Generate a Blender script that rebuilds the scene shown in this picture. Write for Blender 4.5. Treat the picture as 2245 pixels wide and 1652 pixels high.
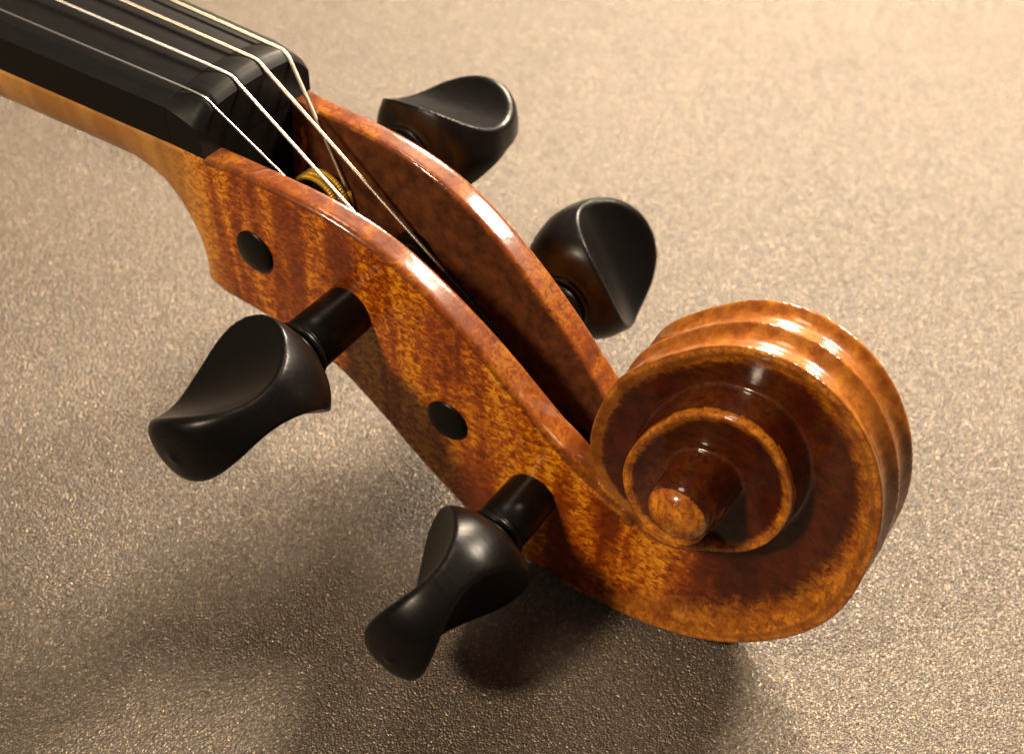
import bpy, math
import numpy as np
from mathutils import Matrix, Vector

# ------------------------------------------------------------------ scene, camera, light
for o in list(bpy.data.objects):
    bpy.data.objects.remove(o, do_unlink=True)
sc = bpy.context.scene
COL = sc.collection
MM = 0.001
ZO = 58.7                      # height of the string plane's origin above the table, mm

# Head frame used for all modelling (mm): a along the neck towards the scroll, b up from
# the fingerboard plane, c sideways towards the treble side.
def W(P):
    P = np.asarray(P, float)
    return np.stack([P[..., 0], -P[..., 2], P[..., 1] + ZO], -1) * MM
def Wd(v):
    return Vector((v[0], -v[2], v[1]))

cam_d = bpy.data.cameras.new('camera')
cam = bpy.data.objects.new('camera', cam_d)
COL.objects.link(cam)
sc.camera = cam
CAM_POS = (120.92, 106.84, 114.39)
CAM_R = ((0.8277, 0.0309, -0.5604), (0.4124, -0.7098, 0.5699), (-0.3802, -0.7030, -0.6003))
right, down, fwd = (Wd(r).normalized() for r in CAM_R)
fwd.normalize(); right = (right - fwd * right.dot(fwd)).normalized(); up = right.cross(fwd)
M = Matrix((right, up, -fwd)).transposed().to_4x4()
M.translation = Vector(W(CAM_POS))
cam.matrix_world = M
cam_d.sensor_width = 36
cam_d.lens = 36 * 2695.7 / 2245
cam_d.clip_start = 0.005
cam_d.clip_end = 20
cam_d.dof.use_dof = True
cam_d.dof.focus_distance = 0.168
cam_d.dof.aperture_fstop = 27

world = bpy.data.worlds.new('World'); sc.world = world
world.use_nodes = True
bg = world.node_tree.nodes['Background']
bg.inputs[0].default_value = (1.0, 0.86, 0.74, 1)
bg.inputs[1].default_value = 0.07

def lamp(name, direction, dist, size, watts, color, target=(55, -20, 0)):
    d = bpy.data.lights.new(name, 'AREA')
    d.shape = 'DISK'; d.size = size; d.energy = watts; d.color = color
    o = bpy.data.objects.new(name, d); COL.objects.link(o)
    t = Vector(W(target)); v = Wd(direction).normalized()
    o.location = t + v * dist
    o.rotation_euler = v.to_track_quat('Z', 'Y').to_euler()
    return o
lamp('table_lamp', (0.25, 0.69, -0.68), 0.55, 0.13, 7.4, (1.0, 0.83, 0.64))
lamp('ceiling_lamp', (-0.32, 0.52, -0.79), 0.60, 0.17, 9.5, (1.0, 0.82, 0.62))
lamp('ceiling_lamp', (-0.27, 0.92, -0.20), 1.4, 0.40, 4, (1.0, 0.82, 0.62))
lamp('desk_lamp', (-0.27, 0.72, 0.64), 1.1, 0.16, 12.0, (1.0, 0.79, 0.56))

sc.view_settings.view_transform = 'Standard'
sc.view_settings.look = 'None'
sc.view_settings.exposure = 0
sc.view_settings.gamma = 1

# ------------------------------------------------------------------ material helpers
def mat(name):
    m = bpy.data.materials.new(name); m.use_nodes = True
    nt = m.node_tree
    return m, nt, nt.nodes['Principled BSDF']
def N(nt, t, **kw):
    n = nt.nodes.new(t)
    for k, v in kw.items():
        if hasattr(n, k) and k not in n.inputs: setattr(n, k, v)
        else: n.inputs[k].default_value = v
    return n
def L(nt, a, b): nt.links.new(a, b)
def math_n(nt, op, x, y=None, clamp=False):
    n = nt.nodes.new('ShaderNodeMath'); n.operation = op; n.use_clamp = clamp
    for i, v in enumerate((x, y)):
        if v is None: continue
        if isinstance(v, (int, float)): n.inputs[i].default_value = v
        else: L(nt, v, n.inputs[i])
    return n.outputs[0]
def ramp(nt, fac, stops):
    n = nt.nodes.new('ShaderNodeValToRGB')
    e = n.color_ramp.elements
    while len(e) < len(stops): e.new(0.5)
    for el, (p, c) in zip(e, stops):
        el.position = p
        el.color = (c, c, c, 1) if isinstance(c, (int, float)) else (*c, 1)
    L(nt, fac, n.inputs[0])
    return n.outputs[0]
def mixc(nt, fac, a, b, blend='MIX'):
    n = nt.nodes.new('ShaderNodeMix'); n.data_type = 'RGBA'; n.blend_type = blend
    for i, v in ((0, fac), (6, a), (7, b)):
        if isinstance(v, (int, float)): n.inputs[i].default_value = v
        elif isinstance(v, tuple): n.inputs[i].default_value = (*v, 1)
        else: L(nt, v, n.inputs[i])
    return n.outputs[2]
def noise(nt, co, scale, detail=3, rough=0.55, sx=(1, 1, 1), dist=0.0):
    mp = N(nt, 'ShaderNodeMapping'); L(nt, co, mp.inputs[0])
    mp.inputs['Scale'].default_value = tuple(s * scale for s in sx)
    n = N(nt, 'ShaderNodeTexNoise'); L(nt, mp.outputs[0], n.inputs['Vector'])
    n.inputs['Scale'].default_value = 1
    n.inputs['Detail'].default_value = detail; n.inputs['Roughness'].default_value = rough
    n.inputs['Distortion'].default_value = dist
    return n.outputs[0]
def bump(nt, h, strength, dist, normal=None):
    n = N(nt, 'ShaderNodeBump'); L(nt, h, n.inputs['Height'])
    n.inputs['Strength'].default_value = strength; n.inputs['Distance'].default_value = dist
    if normal is not None: L(nt, normal, n.inputs['Normal'])
    return n.outputs[0]

# ------------------------------------------------------------------ table
def table_material():
    m, nt, p = mat('pebbled_taupe_vinyl')
    co = N(nt, 'ShaderNodeTexCoord').outputs['Object']
    big = noise(nt, co, 14, 2)
    fine = noise(nt, co, 900, 2, 0.6)
    base = mixc(nt, ramp(nt, big, [(0.3, 0.0), (0.7, 1.0)]), (0.084, 0.065, 0.046), (0.104, 0.081, 0.058))
    cell = N(nt, 'ShaderNodeTexVoronoi'); L(nt, co, cell.inputs['Vector']); cell.inputs['Scale'].default_value = 3900
    sep = N(nt, 'ShaderNodeSeparateColor'); L(nt, cell.outputs['Color'], sep.inputs[0])
    grain = mixc(nt, ramp(nt, fine, [(0.35, 0.0), (0.65, 1.0)]), mixc(nt, 0.5, base, (0.035, 0.024, 0.014)), base)
    glint_fleck = ramp(nt, sep.outputs[0], [(0.80, 0.0), (0.93, 1.0)])  # bright specks put into the colour, partly painting the glints of the grain
    L(nt, mixc(nt, math_n(nt, 'MULTIPLY', glint_fleck, 0.65), grain, (0.42, 0.33, 0.23)), p.inputs['Base Color'])
    L(nt, math_n(nt, 'MULTIPLY', glint_fleck, 0.75), p.inputs['Metallic'])
    v = N(nt, 'ShaderNodeTexVoronoi'); v.feature = 'SMOOTH_F1'
    wob = N(nt, 'ShaderNodeMapping'); L(nt, co, wob.inputs[0])
    wob.inputs['Scale'].default_value = (2900, 2900, 2900)
    L(nt, wob.outputs[0], v.inputs['Vector']); v.inputs['Scale'].default_value = 1
    v.inputs['Smoothness'].default_value = 0.35
    hgt = math_n(nt, 'SUBTRACT', math_n(nt, 'MULTIPLY', noise(nt, co, 3600, 1, 0.5), 0.9), math_n(nt, 'MULTIPLY', math_n(nt, 'POWER', v.outputs['Distance'], 2.0), 1.6))
    b1 = bump(nt, hgt, 0.7, 0.00026)
    L(nt, b1, p.inputs['Normal'])
    p.inputs['Roughness'].default_value = 0.37
    p.inputs['Specular IOR Level'].default_value = 0.75
    return m

def link(name, verts, faces, m, parent=None, smooth=True, origin=None):
    me = bpy.data.meshes.new(name)
    me.from_pydata([tuple(v) for v in verts], [], [tuple(f) for f in faces])
    me.materials.append(m)
    if smooth: me.polygons.foreach_set('use_smooth', [True] * len(me.polygons))
    me.update()
    o = bpy.data.objects.new(name, me); COL.objects.link(o)
    if parent: o.parent = parent
    return o

def make_table():
    # a slab with a slightly rounded rim
    pts = []
    x0, x1, y0, y1, t, r = -0.9, 0.7, -0.45, 0.75, 0.03, 0.004
    rings = [(r, 0.0), (r * 0.3, -r * 0.3), (0, -r), (0, -t + r), (r, -t)]
    for ins, z in rings:
        pts += [(x0 + ins, y0 + ins, z), (x1 - ins, y0 + ins, z), (x1 - ins, y1 - ins, z), (x0 + ins, y1 - ins, z)]
    f = [(0, 1, 2, 3)]
    for k in range(len(rings) - 1):
        for i in range(4):
            j = (i + 1) % 4
            f.append((k * 4 + i, k * 4 + 4 + i, k * 4 + 4 + j, k * 4 + j))
    n = (len(rings) - 1) * 4
    f.append((n + 3, n + 2, n + 1, n))
    o = link('table_top', pts, f, table_material(), smooth=False)
    o['kind'] = 'structure'
    o['label'] = 'taupe table top with a finely pebbled sheen'
    return o
make_table()

# ------------------------------------------------------------------ implicit surfaces -> mesh
def smax(x, y, k):
    h = np.clip(0.5 + 0.5 * (x - y) / k, 0, 1)
    return y + (x - y) * h + k * h * (1 - h)
def smin(x, y, k): return -smax(-x, -y, k)
def sstep(e0, e1, x):
    t = np.clip((x - e0) / (e1 - e0), 0, 1); return t * t * (3 - 2 * t)

def poly_sdf(poly, X, Y):
    P = np.asarray(poly, float); Q = np.roll(P, -1, 0)
    d2 = np.full(X.shape, 1e9); ins = np.zeros(X.shape, bool)
    for (x0, y0), (x1, y1) in zip(P, Q):
        ex, ey = x1 - x0, y1 - y0
        px, py = X - x0, Y - y0
        t = np.clip((px * ex + py * ey) / (ex * ex + ey * ey), 0, 1)
        d2 = np.minimum(d2, (px - t * ex) ** 2 + (py - t * ey) ** 2)
        cond = ((y0 <= Y) & (y1 > Y)) | ((y1 <= Y) & (y0 > Y))
        if ey != 0:
            ins ^= cond & (X < x0 + (Y - y0) * ex / ey)
    d = np.sqrt(d2)
    return np.where(ins, -d, d)

def catmull(pts, n=6, closed=False):
    P = np.asarray(pts, float); out = []
    m = len(P)
    for i in range(m - 1):
        p0 = P[max(i - 1, 0)]; p1 = P[i]; p2 = P[i + 1]; p3 = P[min(i + 2, m - 1)]
        for t in np.linspace(0, 1, n, endpoint=False):
            out.append(0.5 * ((2 * p1) + (-p0 + p2) * t + (2 * p0 - 5 * p1 + 4 * p2 - p3) * t * t + (-p0 + 3 * p1 - 3 * p2 + p3) * t ** 3))
    out.append(P[-1])
    return np.array(out)

def surface_nets(f, org, h):
    """f: 3-D field (negative inside) on a grid; returns vertices (grid frame) and outward quads."""
    ins = f < 0
    nx, ny, nz = f.shape
    cnt = np.zeros((nx - 1, ny - 1, nz - 1), np.uint8)
    for i in (0, 1):
        for j in (0, 1):
            for k in (0, 1):
                cnt += ins[i:nx - 1 + i, j:ny - 1 + j, k:nz - 1 + k]
    act = (cnt > 0) & (cnt < 8)
    idx = np.argwhere(act)
    ids = np.full(act.shape, -1, np.int32); ids[act] = np.arange(len(idx))
    acc = np.zeros((len(idx), 3)); num = np.zeros(len(idx))
    I, J, K = idx.T
    corners = [(i, j, k) for i in (0, 1) for j in (0, 1) for k in (0, 1)]
    vals = {c: f[I + c[0], J + c[1], K + c[2]] for c in corners}
    for c in corners:
        for ax in range(3):
            if c[ax] == 1: continue
            c2 = list(c); c2[ax] = 1; c2 = tuple(c2)
            a_, b_ = vals[c], vals[c2]
            m = (a_ < 0) != (b_ < 0)
            t = np.where(m, a_ / np.where(m, a_ - b_, 1), 0)
            p = np.tile(np.array(c, float), (len(idx), 1)); p[:, ax] = t
            acc += p * m[:, None]; num += m
    V = (idx + acc / num[:, None]) * h + np.asarray(org)
    quads = []
    for ax in range(3):
        s0 = [slice(1, n - 1) for n in f.shape]; s0[ax] = slice(0, f.shape[ax] - 1)
        s1 = list(s0); s1[ax] = slice(1, f.shape[ax])
        A_, B_ = ins[tuple(s0)], ins[tuple(s1)]
        e = np.argwhere(A_ != B_)
        if len(e) == 0: continue
        inside_first = A_[A_ != B_]
        u, v = (ax + 1) % 3, (ax + 2) % 3
        base = e.copy()
        for d in range(3):
            if d != ax: base[:, d] += 1
        def cid(du, dv):
            q = base.copy(); q[:, u] += du; q[:, v] += dv
            return ids[q[:, 0], q[:, 1], q[:, 2]]
        q = np.stack([cid(-1, -1), cid(0, -1), cid(0, 0), cid(-1, 0)], 1)
        q[~inside_first] = q[~inside_first][:, ::-1]
        quads.append(q)
    return V, np.concatenate(quads)

def laplace(V, F, it, lam=0.5, mu=-0.52):
    e = np.concatenate([F[:, [0, 1]], F[:, [1, 2]], F[:, [2, 3]], F[:, [3, 0]]])
    e = np.concatenate([e, e[:, ::-1]])
    n = len(V); deg = np.bincount(e[:, 0], minlength=n).astype(float)
    for k in range(it):
        for l in (lam, mu):
            s = np.stack([np.bincount(e[:, 0], V[e[:, 1], d], n) for d in range(3)], 1) / deg[:, None]
            V = V + l * (s - V)
    return V

def vert_normals(V, F):
    n = np.cross(V[F[:, 2]] - V[F[:, 0]], V[F[:, 3]] - V[F[:, 1]])
    out = np.zeros_like(V)
    for i in range(4):
        for d in range(3):
            out[:, d] += np.bincount(F[:, i], n[:, d], len(V))
    return out / np.maximum(np.linalg.norm(out, axis=1, keepdims=True), 1e-12)

# ------------------------------------------------------------------ the carved head
EYE = (85.3, -18.6)
TH = np.arange(-126, 727, 12.0)
RT = np.array([45.82, 42.17, 39.19, 36.69, 34.15, 31.56, 29.49, 27.71, 25.95, 24.43, 23.62, 23.41, 23.52, 23.9, 24.42, 24.76,
    24.65, 23.9, 22.56, 20.82, 19.23, 18.28, 18.0, 17.98, 17.95, 18.18, 18.87, 19.71, 20.23, 19.99, 19.23, 18.82, 17.77, 15.58,
    13.83, 12.94, 12.44, 12.08, 11.81, 11.69, 11.8, 12.17, 12.69, 13.29, 14.02, 14.74, 15.14, 14.95, 14.2, 13.25, 12.18, 11.2,
    10.62, 10.37, 10.35, 10.57, 11.03, 11.51, 11.9, 12.26, 12.40, 12.15, 11.5, 10.3, 8.6, 6.6, 5.0, 4.3, 4.2, 4.2, 4.2, 4.2])
HT = np.array([9.55, 9.16, 8.8, 8.45, 8.13, 7.81, 7.43, 7.0, 6.58, 6.24, 5.99, 5.78, 5.58, 5.42, 5.34, 5.34, 5.42, 5.51, 5.65,
    5.85, 6.07, 6.26, 6.43, 6.59, 6.75, 6.91, 7.11, 7.37, 7.65, 7.87, 8.04, 8.19, 8.33, 8.46, 8.56, 8.64, 8.73, 8.82, 8.92, 9.01,
    9.1, 9.2, 9.31, 9.44, 9.57, 9.72, 9.89, 10.05, 10.23, 10.4, 10.57, 10.71, 10.85, 10.97, 11.09, 11.21, 11.34, 11.49, 11.66,
    11.84, 12.02, 12.21, 12.36, 12.45, 12.5, 12.5, 12.5, 12.5, 12.5, 12.5, 12.5, 12.5])
FLOOR_T = np.array([-126, -70, -30, 0, 60, 90, 150, 180, 242, 290, 330, 360, 420, 480, 540, 600, 640, 726])
FLOOR_H = np.array([8.1, 6.3, 4.8, 4.3, 4.0, 4.4, 4.9, 5.3, 6.8, 6.7, 6.7, 6.8, 7.3, 8.1, 9.0, 10.1, 11.1, 12.0])
def dense(t, y, n=2.0):
    # cubic resample so that the spiral has no corners
    g = np.arange(t[0], t[-1] + 1e-6, n)
    P = catmull(np.stack([t, y], 1), int(round((t[1] - t[0]) / n)))
    return g, np.interp(g, P[:, 0], P[:, 1])
DT, DR = dense(TH, RT)
_, DH = dense(TH, HT)
DDR = np.gradient(DR, np.radians(DT))
fl = np.interp(DT, FLOOR_T, FLOOR_H)
ker = np.hanning(21); ker /= ker.sum()
DF = np.convolve(np.pad(fl, 10, mode='edge'), ker, 'valid')

def cheek_top(a):
    t = catmull([(-115, 0), (-10, 0), (0, 0), (10, 0.1), (20, -0.3), (25, -1.0), (30, -2.2), (35, -4.2), (40, -7.1), (45, -10.6), (50, -14.5),
                 (55, -19.1), (60, -24.0), (65, -28.6), (70, -32.0), (75, -34), (80, -37), (130, -90)], 8)
    g = np.arange(-115, 131, 0.5); y = np.interp(g, t[:, 0], t[:, 1])
    k = np.hanning(39); k /= k.sum()
    y = np.where(np.abs(g - 30) < 62, np.convolve(np.pad(y, 19, mode='edge'), k, 'valid'), y)
    return np.interp(a, g, y)
def half_width(a):
    t = catmull([(-115, 15.9), (-60, 14.1), (-20, 12.75), (0, 12.15), (20, 11.55), (40, 10.9), (55, 10.1), (60, 9.7), (65, 9.2), (70, 8.5), (75, 7.6), (80, 6.4), (130, 2)], 8)
    return np.interp(a, t[:, 0], t[:, 1])
def cavity_width(a):
    t = catmull([(-10, 7.8), (0, 7.8), (10, 7.7), (20, 7.3), (32, 6.6), (42, 6.0), (50, 5.3), (60, 4.4), (66, 3.6), (90, 3)], 8)
    return np.interp(a, t[:, 0], t[:, 1])
PROFILE = [(-106, 25), (-106, -12.6)] + [tuple(p) for p in catmull(
    [(-56, -12.0), (-30, -11.8), (-16, -11.8), (-12.5, -12.1), (-9.6, -13.0), (-7.5, -14.6), (-6.1, -16.8), (-5.3, -19.3), (-5.0, -22), (-5.2, -24.6), (-3.9, -26.7),
     (1.6, -27.2), (8.5, -27.4), (12, -27.7), (16.5, -28.8), (21.5, -30.8), (24.2, -32.2), (28.1, -35.0), (33.2, -39.1), (36.6, -42.2), (40.3, -45.0),
     (46.2, -49.5), (48.7, -51.0), (53, -53.2), (57.4, -55.0), (61.2, -55.9), (65, -56.8), (70, -57.3), (74, -57.2)], 5)] + [(79, -54), (80, -38), (76, -33), (76, 25)]
CAVITY = [(-0.9, 20), (-0.9, -19), (8, -21.5), (20, -24), (30, -30), (40, -38.5), (48, -44), (55, -46), (60, -45), (64, -41), (68, -36), (73, -30), (73, 20)]

def scroll_terms(a, b):
    """2-D part of the volute: for each of its three windings (radial distance, ridge height, surface height)."""
    da, db = a - EYE[0], b - EYE[1]
    r = np.hypot(da, db)
    th = np.degrees(np.arctan2(db, da))
    th = np.where(th < -118, th + 360, th)
    out = []
    for k in range(3):
        T = th + 360 * k
        ok = T <= 726
        Rk = np.interp(T, DT, DR); hk = np.interp(T, DT, DH); Fk = np.interp(T, DT, DF)
        Rn = np.where(T + 360 <= 726, np.interp(T + 360, DT, DR), 4.3)
        nrm = 1 / np.sqrt(1 + (np.interp(T, DT, DDR) / Rk) ** 2)
        dist = (Rk - r) * nrm
        width = np.maximum((Rk - Rn) * nrm, 2.0)
        bw = np.minimum(np.interp(T, [100, 180, 260], [2.2, 1.5, 1.05]), width * 0.35)
        bev = 0.45 * np.clip(dist / bw, 0, 1) ** 1.3
        t = np.clip((dist - bw) / (width - bw), 0, 1)
        lo = np.minimum(Fk, hk - 0.6)
        g = lo + (hk - 0.45 - lo) * (1 - t) ** 1.7
        g = np.where(dist < bw, hk - bev, g)
        out.append((np.where(ok, -dist, 50.0), hk, g, T, width))
    return r, out

def flute(u, T):
    """hollow of the two flutes beside the central spine, by relative width u and angle T"""
    amp = 1.15 * sstep(-118, -90, T) * (1 - sstep(190, 245, T))
    s = np.clip(u / 0.93, 0, 1)
    return amp * np.sin(np.pi * s) ** 1.1

def wood_field(a, b, cs):
    """a, b: 2-D grids, cs: 1-D array of half-widths -> field (na, nb, nc)"""
    D = poly_sdf(PROFILE, a, b)
    top = cheek_top(a); slope = (cheek_top(a + 0.5) - cheek_top(a - 0.5))
    Dt = (b - top) / np.sqrt(1 + slope ** 2)
    w = half_width(a)
    rho = np.interp(a, [-60, -18, -10, -5, 0, 10], [11, 11, 8, 4.5, 2.2, 1.3])
    Dc = poly_sdf(CAVITY, a, b); wc = cavity_width(a)
    r, terms = scroll_terms(a, b)
    box, vol = [], []
    for c in cs:
        q1 = np.maximum(D + rho, 0); q2 = np.maximum(c - w + rho, 0)
        f = np.hypot(q1, q2) + np.minimum(np.maximum(D + rho, c - w + rho), 0) - rho
        f = smax(f, Dt, np.interp(a, [-2, 4], [0.3, 1.5]))
        cav = smax(Dc, c - wc - 0.10 * (b - top), 1.2)
        f = smax(f, -cav, 0.7)
        s = None
        for k, (nd, hk, g, T, width) in enumerate(terms):
            u = c / hk
            if k == 0: rad = nd + flute(u, T)
            else:
                rad = nd + flute(u, T - 0) * (1 - sstep(238, 250, T)) - 0.10 * np.maximum(hk - c, 0) * sstep(245, 300, T)
            fk = smax(rad, c - g, np.interp(T, [200, 280], [1.0, 0.55]))
            s = fk if s is None else smin(s, fk, 0.4)
        re = np.hypot(a - EYE[0] + 0.35, b - EYE[1] - 0.2)
        eye = smax(re - 4.35 - 0.06 * (17 - c), c - (18.0 - 0.075 * re * re), 1.7)
        s = smin(s, eye, 0.5)
        box.append(f); vol.append(s)
    return np.stack(box, -1), np.stack(vol, -1)

H0 = 0.3
ga = np.arange(-108, 111.5, H0); gb = np.arange(-60, 6.5, H0)
nc = 63
gc = np.arange(nc) * H0
A2, B2 = np.meshgrid(ga, gb, indexing='ij')
fbox, fvol = wood_field(A2, B2, gc)
fh = smin(fbox, fvol, 0.7).astype(np.float32)
del fbox, fvol
full = np.concatenate([fh[:, :, :0:-1], fh], 2)
V, F = surface_nets(full, (ga[0], gb[0], -gc[-1]), H0)
del full, fh
V = laplace(V, F, 4)
VN = vert_normals(V, F)

# classify vertices / faces
def vertex_info(V):
    a, b, c = V[:, 0], V[:, 1], np.abs(V[:, 2])
    r, terms = scroll_terms(a, b)
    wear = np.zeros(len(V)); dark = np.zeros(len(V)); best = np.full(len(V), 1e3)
    for k, (nd, hk, g, T, width) in enumerate(terms):
        on = (np.abs(c - g) < 0.55) & (nd < 0.5)
        band = np.interp(T, [-126, -90, -60, 0, 150, 240, 400, 726], [9, 8.5, 6, 3.4, 2.2, 1.5, 1.35, 1.2])
        wv = 1 - sstep(0.30, 1.45, -nd / band)
        wv = wv * sstep(-119, -92, T)
        wear = np.where(on, np.maximum(wear, wv), wear)
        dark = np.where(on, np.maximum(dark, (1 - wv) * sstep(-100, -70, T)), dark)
        edge = (np.abs(nd) < 1.2) & (np.abs(c - hk) < 1.2)
        wear = np.where(edge, np.maximum(wear, 0.8), wear)
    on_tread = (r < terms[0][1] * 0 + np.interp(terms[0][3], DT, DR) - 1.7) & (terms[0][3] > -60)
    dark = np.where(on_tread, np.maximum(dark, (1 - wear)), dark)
    spine = (c < 1.3) & (np.abs(terms[0][0]) < 1.2) & (terms[0][3] > -90)
    wear = np.where(spine, np.maximum(wear, 0.35 * (1 - sstep(0.2, 1.3, c))), wear)
    face = (r < 5.3) & (c > 15.9)
    wear = np.where(face, 1.0, wear); dark = np.where(face, 0.0, dark)
    vol_side = np.minimum.reduce([np.maximum(t[0], c - t[2]) for t in terms])
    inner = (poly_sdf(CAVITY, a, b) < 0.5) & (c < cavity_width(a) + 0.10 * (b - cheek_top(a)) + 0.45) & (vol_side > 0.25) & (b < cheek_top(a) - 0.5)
    box = np.maximum.reduce([poly_sdf(PROFILE, a, b), b - cheek_top(a), c - half_width(a)])
    is_scroll = (vol_side < box) | (a > 79)
    line = (a - 64.7) - (b + 57) * (12.0 / 21)           # the joint line between pegbox side and volute
    is_scroll &= (line > 0) | (b > -33.5)
    is_scroll &= ~inner
    # reddish bare tops of the cheeks
    toppy = (np.abs(b - cheek_top(a)) < 0.8) & (a > 0) & ~is_scroll & (c > cavity_width(a) - 0.5)
    strk = (V[:, 2] < 0) & (inner > 0) & (np.abs(a - 2.3 - 0.06 * (b + 8) - 0.25 * np.sin(b * 1.7)) < 0.5) & (b > -13.5) & (b < -3.5)
    inner = inner & ~strk; wear = np.where(strk, 0.9, wear)
    t0 = terms[0]
    back = ((np.abs(t0[0]) < 1.9) & (c < t0[1] - 0.2) & (r > 13)).astype(float) * sstep(-100, -70, t0[3])
    return wear, dark, inner.astype(float), is_scroll, toppy.astype(float), r, c, back
wear, dark, inner, is_scroll, toppy, rr_, cc_, backs = vertex_info(V)
part = np.where(is_scroll, 2, np.where(V[:, 0] < -5.5, 0, 1))
part = np.where((rr_ < 5.6) & (cc_ > 13.2), np.where(V[:, 2] > 0, 3, 4), part)
fpart = np.sort(part[F], 1)[:, 1]

# ------------------------------------------------------------------ materials
def maple_material():
    m, nt, p = mat('varnished_flamed_maple')
    co = N(nt, 'ShaderNodeTexCoord').outputs['Object']
    def attr(n):
        x = N(nt, 'ShaderNodeAttribute'); x.attribute_name = n; return x.outputs['Fac']
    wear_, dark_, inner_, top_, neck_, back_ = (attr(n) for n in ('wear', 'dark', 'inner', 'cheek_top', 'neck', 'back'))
    flame = noise(nt, co, 1, 2, 0.5, (175, 40, 22), 0.5)
    flame = ramp(nt, flame, [(0.37, 0.0), (0.62, 1.0)])
    curl = noise(nt, co, 1, 3, 0.65, (820, 900, 1250), 0.8)
    curlr = ramp(nt, curl, [(0.36, 0.0), (0.66, 1.0)])
    fleck = noise(nt, co, 1, 2, 0.5, (620, 900, 1900), 0.3)
    blot = noise(nt, co, 1, 3, 0.5, (60, 60, 60))
    t = math_n(nt, 'MULTIPLY', math_n(nt, 'ADD', 0.32, math_n(nt, 'MULTIPLY', flame, 0.68)), math_n(nt, 'ADD', 0.30, math_n(nt, 'MULTIPLY', curlr, 0.70)))
    t = math_n(nt, 'ADD', t, math_n(nt, 'MULTIPLY', math_n(nt, 'SUBTRACT', blot, 0.5), 0.45))
    wood = ramp(nt, t, [(0.05, (0.085, 0.013, 0.002)), (0.28, (0.22, 0.038, 0.003)), (0.50, (0.47, 0.108, 0.004)), (0.76, (0.82, 0.32, 0.013))])
    wd = ramp(nt, fleck, [(0.58, 0.0), (0.70, 0.7)])
    wood = mixc(nt, wd, wood, mixc(nt, 0.6, wood, (0.10, 0.016, 0.002)))
    # red-brown varnish in the volute's hollows, darkened further to paint in their shade; golden ground where the edges are rubbed
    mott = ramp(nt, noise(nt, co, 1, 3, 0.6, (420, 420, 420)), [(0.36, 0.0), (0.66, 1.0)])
    shaded_varnish = mixc(nt, mott, (0.026, 0.004, 0.0015), (0.070, 0.010, 0.0025))
    gold = mixc(nt, mott, (0.28, 0.072, 0.006), (0.66, 0.24, 0.017))
    spk = noise(nt, co, 1, 2, 0.6, (1500, 1500, 1500))
    flk = math_n(nt, 'MAXIMUM', ramp(nt, fleck, [(0.58, 0.0), (0.66, 1.0)]), ramp(nt, spk, [(0.57, 0.0), (0.64, 1.0)]))
    tick = ramp(nt, noise(nt, co, 1, 2, 0.5, (1700, 900, 520), 0.2), [(0.56, 0.0), (0.66, 1.0)])
    gold = mixc(nt, math_n(nt, 'MULTIPLY', math_n(nt, 'MAXIMUM', flk, tick), 0.70), gold, (0.17, 0.034, 0.005))
    c = mixc(nt, math_n(nt, 'MULTIPLY', dark_, 0.95, True), wood, shaded_varnish)
    wv = math_n(nt, 'ADD', wear_, math_n(nt, 'MULTIPLY', math_n(nt, 'SUBTRACT', curlr, 0.5), 0.42))
    c = mixc(nt, math_n(nt, 'MULTIPLY', ramp(nt, wv, [(0.12, 0.0), (0.95, 1.0)]), math_n(nt, 'GREATER_THAN', wear_, 0.02)), c, gold)
    backc = mixc(nt, mott, (0.165, 0.045, 0.005), (0.32, 0.115, 0.014))
    c = mixc(nt, math_n(nt, 'MULTIPLY', back_, 0.85), c, backc)
    topc = mixc(nt, mott, (0.075, 0.015, 0.002), (0.155, 0.038, 0.003))
    c = mixc(nt, math_n(nt, 'MULTIPLY', top_, 0.8), c, topc)
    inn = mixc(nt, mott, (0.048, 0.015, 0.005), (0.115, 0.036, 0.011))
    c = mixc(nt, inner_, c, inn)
    bare = mixc(nt, flame, (0.36, 0.16, 0.040), (0.56, 0.28, 0.080))
    bare = mixc(nt, math_n(nt, 'MULTIPLY', ramp(nt, curl, [(0.3, 1.0), (0.6, 0.0)]), 0.4), bare, (0.30, 0.11, 0.022))
    c = mixc(nt, neck_, c, bare)
    L(nt, c, p.inputs['Base Color'])
    raw = math_n(nt, 'MAXIMUM', inner_, math_n(nt, 'MULTIPLY', neck_, 0.7))
    L(nt, math_n(nt, 'ADD', 0.42, math_n(nt, 'MULTIPLY', raw, 0.25)), p.inputs['Roughness'])
    p.inputs['Specular IOR Level'].default_value = 0.12
    L(nt, math_n(nt, 'SUBTRACT', 1.0, raw, True), p.inputs['Coat Weight'])
    L(nt, math_n(nt, 'ADD', 0.07, math_n(nt, 'MULTIPLY', blot, 0.10)), p.inputs['Coat Roughness'])
    h = math_n(nt, 'ADD', math_n(nt, 'MULTIPLY', noise(nt, co, 420, 3), 1.0), math_n(nt, 'MULTIPLY', fleck, 0.35))
    nb = bump(nt, h, 0.22, 0.00022)
    L(nt, nb, p.inputs['Normal'])
    L(nt, bump(nt, noise(nt, co, 260, 3), 0.16, 0.00025), p.inputs['Coat Normal'])
    return m

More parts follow.
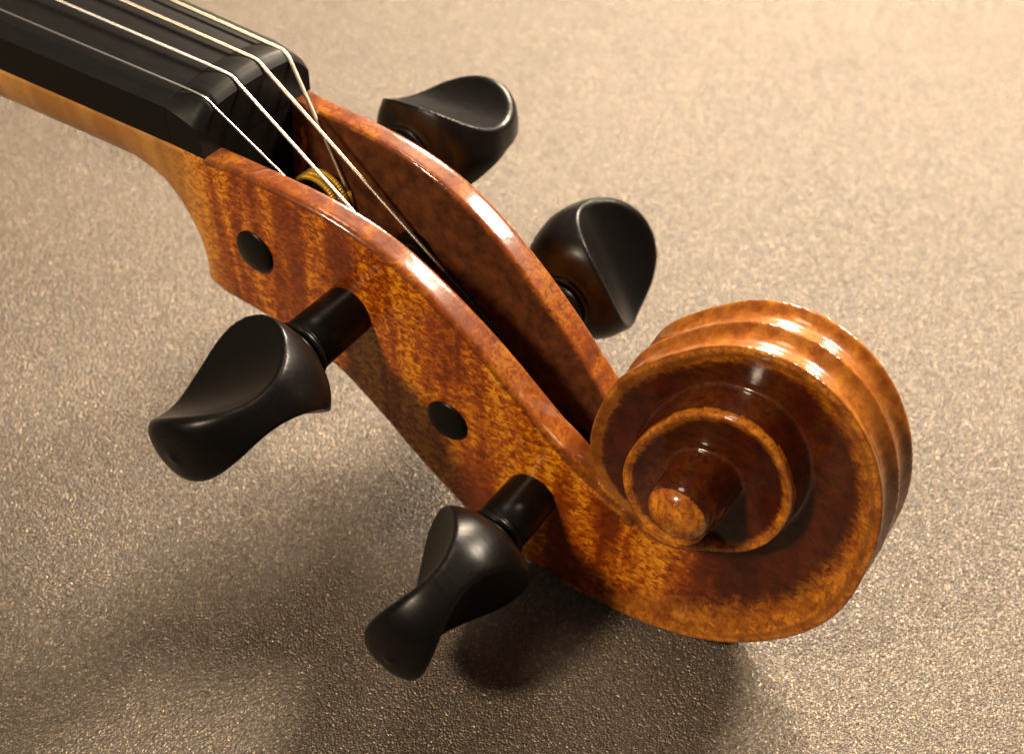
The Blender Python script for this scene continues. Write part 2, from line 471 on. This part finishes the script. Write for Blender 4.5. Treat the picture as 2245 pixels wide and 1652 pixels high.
def ebony_material(name='ebony', rough=0.25, pores=0.5):
    m, nt, p = mat(name)
    co = N(nt, 'ShaderNodeTexCoord').outputs['Object']
    g = noise(nt, co, 1, 3, 0.6, (260, 2600, 2600))
    pore = ramp(nt, noise(nt, co, 1, 1, 0.5, (700, 5200, 5200)), [(0.62, 0.0), (0.70, 1.0)])
    L(nt, mixc(nt, g, (0.0022, 0.0020, 0.0020), (0.0065, 0.0055, 0.0050)), p.inputs['Base Color'])
    L(nt, math_n(nt, 'ADD', rough, math_n(nt, 'MULTIPLY', g, 0.14)), p.inputs['Roughness'])
    p.inputs['Specular IOR Level'].default_value = 0.16
    h = math_n(nt, 'SUBTRACT', math_n(nt, 'MULTIPLY', g, 0.4), math_n(nt, 'MULTIPLY', pore, pores))
    L(nt, bump(nt, h, 0.06, 0.00012), p.inputs['Normal'])
    return m
def metal_material(name, col, rough=0.28, pitch=None):
    m, nt, p = mat(name)
    p.inputs['Base Color'].default_value = (*col, 1)
    p.inputs['Metallic'].default_value = 1
    p.inputs['Roughness'].default_value = rough
    if pitch:
        uv = N(nt, 'ShaderNodeAttribute'); uv.attribute_name = 'along'
        s = math_n(nt, 'SINE', math_n(nt, 'MULTIPLY', uv.outputs['Fac'], 2 * math.pi / pitch))
        L(nt, bump(nt, s, 0.35, 0.00003), p.inputs['Normal'])
    return m
MAPLE = maple_material()
EBONY = ebony_material()
BOARD = ebony_material('fingerboard_ebony', 0.42, 0.9)
STEEL = metal_material('plain_steel', (0.85, 0.85, 0.85), 0.3)
ALU = metal_material('aluminium_winding', (0.58, 0.57, 0.56), 0.36, 0.16)
SILVER = metal_material('silver_winding', (0.62, 0.54, 0.43), 0.36, 0.18)
BRASS = metal_material('yellow_thread', (0.62, 0.42, 0.06), 0.38)

# ------------------------------------------------------------------ the violin
BASE = np.array([95.0, -ZO, 0.0])          # where the head touches the table
violin = bpy.data.objects.new('violin', None); COL.objects.link(violin)
violin.location = W(BASE); violin.empty_display_size = 0.02
violin['label'] = 'violin head in orange flamed maple with black pegs, lying on the taupe table'
violin['category'] = 'violin'
OFF = W(BASE)
def add(name, V, F, m, parent=violin, smooth=True, label=None, attrs=None, normals=None, sharp=None):
    o = link(name, W(V) - OFF, F, m, parent, smooth)
    me = o.data
    for k, v in (attrs or {}).items():
        at = me.attributes.new(k, 'FLOAT', 'POINT'); at.data.foreach_set('value', np.asarray(v, np.float32))
    if normals is not None:
        n = np.stack([normals[:, 0], -normals[:, 2], normals[:, 1]], 1)
        me.normals_split_custom_set_from_vertices([tuple(x) for x in n])
    elif sharp is not None:
        me.set_sharp_from_angle(angle=math.radians(sharp))
    if label: o['label'] = label
    return o

neckness = 1 - sstep(-9, 3.5, V[:, 0] + 0.10 * (V[:, 1] + 10))
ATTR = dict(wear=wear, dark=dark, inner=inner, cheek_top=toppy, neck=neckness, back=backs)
def sub(pid, name, parent, label):
    f = F[fpart == pid]
    u, inv = np.unique(f, return_inverse=True)
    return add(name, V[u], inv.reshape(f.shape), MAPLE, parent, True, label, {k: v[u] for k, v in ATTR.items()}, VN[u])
sub(0, 'neck', violin, 'bare tan maple neck under the fingerboard')
pegbox = sub(1, 'pegbox', violin, 'hollow pegbox with orange flamed cheeks')
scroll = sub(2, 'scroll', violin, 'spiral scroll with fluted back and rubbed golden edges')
sub(3, 'eye', scroll, None)
sub(4, 'eye', scroll, None)

def sweep(path, radii, seg=12, closed_ends=True):
    """tube along a polyline"""
    P = np.asarray(path, float); n = len(P)
    radii = np.broadcast_to(radii, (n,))
    T = np.gradient(P, axis=0); T /= np.linalg.norm(T, axis=1, keepdims=True)
    ref = np.array([0.3, 1.0, 0.2]); ref = ref - T[0] * (ref @ T[0]); ref /= np.linalg.norm(ref)
    V_, F_, al = [], [], []
    d = 0
    for i in range(n):
        if i: d += np.linalg.norm(P[i] - P[i - 1])
        ref = ref - T[i] * (ref @ T[i]); ref /= np.linalg.norm(ref)
        bi = np.cross(T[i], ref)
        for k in range(seg):
            t = 2 * math.pi * k / seg
            V_.append(P[i] + radii[i] * (math.cos(t) * ref + math.sin(t) * bi)); al.append(d)
    for i in range(n - 1):
        for k in range(seg):
            k2 = (k + 1) % seg
            F_.append((i * seg + k, i * seg + k2, (i + 1) * seg + k2, (i + 1) * seg + k))
    if closed_ends:
        F_.append(tuple(range(seg - 1, -1, -1))); F_.append(tuple((n - 1) * seg + k for k in range(seg)))
    return np.array(V_), F_, np.array(al)
def lathe(profile, seg=48):
    """profile (radius, height); axis along local v"""
    V_, F_ = [], []
    n = len(profile)
    for r, v in profile:
        for k in range(seg):
            t = 2 * math.pi * k / seg
            V_.append((r * math.cos(t), r * math.sin(t), v))
    for i in range(n - 1):
        for k in range(seg):
            k2 = (k + 1) % seg
            F_.append((i * seg + k, i * seg + k2, (i + 1) * seg + k2, (i + 1) * seg + k))
    F_.append(tuple(range(seg - 1, -1, -1))); F_.append(tuple((n - 1) * seg + k for k in range(seg)))
    return np.array(V_), F_

# fingerboard: arched slab, dips of its top follow the strings' plane
def arch(c, top, edge, w):
    return top - (top - edge) * np.clip(np.abs(c) / w, 0, 1) ** 2.2
def fb_half(a): return 12.05 - 0.033 * (a + 6)
def make_fingerboard():
    V_, F_ = [], []
    aa = np.linspace(-107, -6.3, 40); nn = 33
    for a in aa:
        w = fb_half(a)
        row = [(a, 0.03, -w)]
        for c in np.linspace(-w, w, nn):
            row.append((a, arch(c, 8.6, 6.4, w), c))
        row.append((a, 0.03, w))
        V_ += row
    m = nn + 2
    for i in range(len(aa) - 1):
        for j in range(m - 1):
            F_.append((i * m + j, i * m + j + 1, (i + 1) * m + j + 1, (i + 1) * m + j))
        F_.append((i * m + m - 1, i * m, (i + 1) * m, (i + 1) * m + m - 1))
    F_.append(tuple(range(m - 1, -1, -1))); F_.append(tuple((len(aa) - 1) * m + j for j in range(m)))
    add('fingerboard', V_, F_, BOARD, label='black ebony fingerboard under the strings', sharp=35)
make_fingerboard()

def nut_top(s, c):
    """height of the nut at s (0 at the fingerboard, 1 at its front) and lateral c"""
    w = 12.05
    back = arch(c, 8.6, 6.4, w)
    x = min(abs(c) / w, 1)
    front = 8.9 - 1.1 * x ** 2 - 3.1 * max(0, (x - 0.62) / 0.38) ** 1.7
    t = s ** 1.15
    return back * (1 - t) + front * t + 0.45 * math.sin(math.pi * min(s * 1.05, 1)) * (1 - x ** 3) - 1.3 * max(0, (s - 0.70) / 0.30) ** 2.2
STR_C = (8.3, 2.77, -2.77, -8.3)
def make_nut():
    V_, F_ = [], []
    ss = np.linspace(0, 1, 22); nn = 121
    for s in ss:
        a = -6.25 + 6.55 * s
        w = 12.05
        row = [(a, 0.03, -w)]
        for c in np.linspace(-w, w, nn):
            h = nut_top(s, c)
            for k, sc_ in enumerate(STR_C):
                h -= 0.35 * math.exp(-((c - sc_) / 0.33) ** 2) * (0.4 + 0.6 * s)
            row.append((a, float(h), c))
        row.append((a, 0.03, w))
        V_ += row
    m = nn + 2
    for i in range(len(ss) - 1):
        for j in range(m - 1):
            F_.append((i * m + j, i * m + j + 1, (i + 1) * m + j + 1, (i + 1) * m + j))
        F_.append((i * m + m - 1, i * m, (i + 1) * m, (i + 1) * m + m - 1))
    F_.append(tuple(range(m - 1, -1, -1))); F_.append(tuple((len(ss) - 1) * m + j for j in range(m)))
    add('nut', V_, F_, BOARD, label='black nut with four string notches', sharp=32)
make_nut()
# blackened end wall of the pegbox below the nut
def make_end_wall():
    V_, F_ = [], []
    bs = np.linspace(0.0, -19.5, 12)
    for b in bs:
        for a, c in ((-1.2, -7.9), (0.12, -7.8), (0.18, 0), (0.12, 7.8), (-1.2, 7.9)):
            V_.append((a, b, c))
    for i in range(len(bs) - 1):
        for j in range(4):
            F_.append((i * 5 + j, i * 5 + j + 1, i * 5 + 6 + j, i * 5 + 5 + j))
        F_.append((i * 5 + 4, i * 5, i * 5 + 5, i * 5 + 9))
    F_.append((4, 3, 2, 1, 0)); n = (len(bs) - 1) * 5; F_.append((n, n + 1, n + 2, n + 3, n + 4))
    add('end_wall', V_, F_, BOARD, sharp=40, label='blackened inner wall below the nut')
make_end_wall()

# ------------------------------------------------------------------ pegs
def thumb_mesh():
    h = 0.3
    g = np.arange(-13.2, 13.21, h); gv = np.arange(-1.5, 25.6, h)
    U, Nn, Vv = np.meshgrid(g, g, gv, indexing='ij')
    prof = catmull([(-1.5, 4.4), (0, 5.2), (0.6, 6.6), (1.4, 8.2), (2.4, 9.4), (4.2, 10.6), (7, 11.5), (10, 11.9), (13, 11.5), (16, 10.7), (19, 9.2), (21.6, 6.9), (23.2, 4.2), (23.9, 0.3), (25.6, -4)], 8)
    Rv = np.interp(Vv, prof[:, 0], prof[:, 1])
    dR = np.gradient(np.interp(gv, prof[:, 0], prof[:, 1]), gv)
    nrm = 1 / np.sqrt(1 + np.clip(dR, -2.5, 2.5) ** 2)
    body = (np.hypot(U, Nn) - Rv) * nrm[None, None, :]
    body = smax(body, -(Vv + 0.2), 0.3)
    x = gv - 14.0
    t = 2.2 + np.where(x < 0, x * x / (2 * 11.5), x * x / (2 * 9.5))
    dt = np.gradient(t, gv)
    sco = (np.abs(Nn) - t[None, None, :] - 0.004 * U * U) / np.sqrt(1 + dt ** 2)[None, None, :]
    kk = np.interp(gv, [0, 5, 10, 15, 19, 23], [0.3, 0.35, 0.7, 1.2, 1.6, 2.6])[None, None, :]
    f = smax(body, sco, kk)
    Vt, Ft = surface_nets(f.astype(np.float32), (g[0], g[0], gv[0]), h)
    return laplace(Vt, Ft, 3), Ft
TV, TF = thumb_mesh()
TN = vert_normals(TV, TF)

def make_peg(a, b, side, expo, twist, label, tilt=(0.0, 0.0)):
    """side +1: head on the treble (near) side, -1: on the bass side; twist: direction of the dished face in the a-b plane"""
    w = float(half_width(a))
    tw = math.radians(twist)
    n = np.array([math.cos(tw), math.sin(tw), 0.0]); ax = np.array([tilt[0], tilt[1], float(side)]); ax /= np.linalg.norm(ax); n = n - ax * (n @ ax); n /= np.linalg.norm(n)
    u = np.cross(n, ax)
    org = np.array([a, b, -side * w]) + ax * (2 * w + expo)
    def loc(P):
        P = np.asarray(P, float)
        return org + P[:, :1] * u + P[:, 1:2] * n + P[:, 2:3] * ax
    end = -(2 * w + expo + 0.55)
    r0 = 3.85
    def rad(v): return r0 + (v - end) / 75
    prof = [(0.3, end - 0.22), (1.5, end - 0.17), (2.7, end - 0.02), (3.4, end + 0.18), (3.72, end + 0.45), (r0, end + 0.9)]
    prof += [(rad(v), v) for v in np.linspace(end + 3, -0.9, 10)]
    prof += [(rad(-0.9) - 0.22, -0.7), (rad(-0.9) - 0.22, -0.45), (rad(-0.9), -0.25), (rad(-0.9) - 0.3, 0.0)]
    Vp, Fp = lathe(prof)
    peg = add('peg', loc(Vp), Fp, EBONY, label=label, sharp=50)
    ring = [(3.6, -0.30)] + [(4.25 + 0.55 * math.sin(t), 0.45 - 0.68 * math.cos(t)) for t in np.linspace(0.25, math.pi - 0.25, 10)] + \
           [(4.35, 1.25), (4.35, 1.45)] + [(4.75 + 0.5 * math.sin(t), 1.95 - 0.5 * math.cos(t)) for t in np.linspace(0.2, math.pi * 0.7, 8)] + [(4.9, 2.6), (3.6, 2.7)]
    Vr, Fr = lathe(ring)
    add('collar', loc(Vr), Fr, EBONY, peg, sharp=45)
    Vh = TV.copy(); Vh[:, 2] += 2.3
    nn = TN[:, :1] * u + TN[:, 1:2] * n + TN[:, 2:3] * ax
    add('thumb_piece', loc(Vh), TF, EBONY, peg, normals=nn)
    return peg
PEGS = dict(G=(8.0, -13.8), E=(26.0, -17.0), D=(43.8, -30.6), A=(59.1, -38.4))
make_peg(*PEGS['E'], 1, 10.4, 124, 'black peg in the orange cheek next to the nut, its dished face turned up')
make_peg(*PEGS['A'], 1, 9.5, 160, 'black peg beside the scroll with its thumb piece turned edge up')
make_peg(*PEGS['G'], -1, 9.5, 98, 'black peg nearest the nut, wound with yellow thread, dished face turned up', (0.07, -0.02))
make_peg(*PEGS['D'], -1, 9.5, 34, 'black peg behind the far cheek with its dished face towards the scroll', (0.0, 0.02))

# ------------------------------------------------------------------ strings
def make_string(name, c0, r, m, pts, label, coil=None, coilmat=None, coil_r=None):
    nb = nut_top(0.62, c0)
    nb = float(nb) + r - 0.25
    far = [(-62 - 0, nb + 0.35, c0 * (1 + 0.0031 * 62))]
    path = [(-106, nb + 0.75, c0 * 1.32), (-70, nb + 0.47, c0 * 1.215), (-40, nb + 0.25, c0 * 1.12), (-12, nb + 0.1, c0 * 1.025), (-5.2, nb + 0.02, c0), (-3.2, nb - 0.02, c0), (-1.6, nb - 0.10, c0), (-0.6, nb - 0.45, c0), (0.0, nb - 0.95, c0 * 0.998)]
    p = catmull(path, 5)
    end = np.array(path[-1]); tgt = np.array(pts[0])
    for t in np.linspace(0.06, 1, 16): p = np.vstack([p, end + (tgt - end) * t])
    for q in pts[1:]: p = np.vstack([p, q])
    Vs, Fs, al = sweep(p, r, 10)
    o = add(name, Vs, Fs, m, label=label, attrs=dict(along=al))
    if coil is not None:
        Vc, Fc, al = sweep(coil, coil_r or r * 1.02, 8)
        add('winding', Vc, Fc, coilmat or m, o, attrs=dict(along=al))
    return o
def coil_path(a, b, c0, c1, turns, rad, start, sgn=1):
    t = np.linspace(0, 1, int(turns * 28))
    ang = math.radians(start) - sgn * t * turns * 2 * math.pi
    return np.stack([a + rad * np.cos(ang), b + rad * np.sin(ang), c0 + (c1 - c0) * t], 1)
def string_to_peg(name, key, c0, r, m, cc0, cc1, turns, label, cm=None, rad=4.15, silk=None, coil_r=None):
    a, b = PEGS[key]; rad = rad + r
    # tangent point on the upper scroll side of the peg
    s = np.array([0.0, 8.4]); d = s - np.array([a, b]); dist = np.hypot(*d)
    ang = math.atan2(d[1], d[0]) - math.acos(rad / dist)
    tp = np.array((a + rad * math.cos(ang), b + rad * math.sin(ang), cc0))
    coil = coil_path(a, b, cc0, cc1, turns, rad, math.degrees(ang), 1)
    if silk:
        st = np.array([0.0, float(nut_top(0.62, c0)) + r - 1.2, c0])
        mid = st + (tp - st) * silk
        coil = np.vstack([[mid + (tp - mid) * t for t in np.linspace(0, 1, 12)], coil[1:]])
        tp = mid
    return make_string(name, c0, r, m, [tp], label, coil, cm, coil_r)
def thread_material(name, col):
    m, nt, p = mat(name)
    p.inputs['Base Color'].default_value = (*col, 1); p.inputs['Roughness'].default_value = 0.6
    uv = N(nt, 'ShaderNodeAttribute'); uv.attribute_name = 'along'
    sn = math_n(nt, 'SINE', math_n(nt, 'MULTIPLY', uv.outputs['Fac'], 2 * math.pi / 0.5))
    L(nt, bump(nt, sn, 0.6, 0.00008), p.inputs['Normal'])
    return m
SILK = thread_material('dark_green_silk', (0.012, 0.020, 0.014))
GOLDTHREAD = thread_material('yellow_silk', (0.55, 0.33, 0.03))
GOLDTHREAD.node_tree.nodes['Principled BSDF'].inputs['Roughness'].default_value = 0.35
GOLDTHREAD.node_tree.nodes['Principled BSDF'].inputs['Metallic'].default_value = 0.4
string_to_peg('string', 'E', 8.3, 0.15, STEEL, 5.0, 3.4, 5, 'thin plain steel string, the finest of the four')
string_to_peg('string', 'A', 2.77, 0.27, ALU, 2.2, 0.2, 4, 'bright silvery wound string beside the thin steel one')
string_to_peg('string', 'D', -2.77, 0.31, SILVER, -4.6, -1.4, 4, 'warm silver wound string running farthest down the pegbox', SILK, silk=0.70)
string_to_peg('string', 'G', -8.3, 0.34, SILVER, -5.9, -2.4, 3.3, 'thick wound string ending in a yellow coil', GOLDTHREAD, rad=4.6, coil_r=0.46)

sc.render.engine = 'CYCLES'
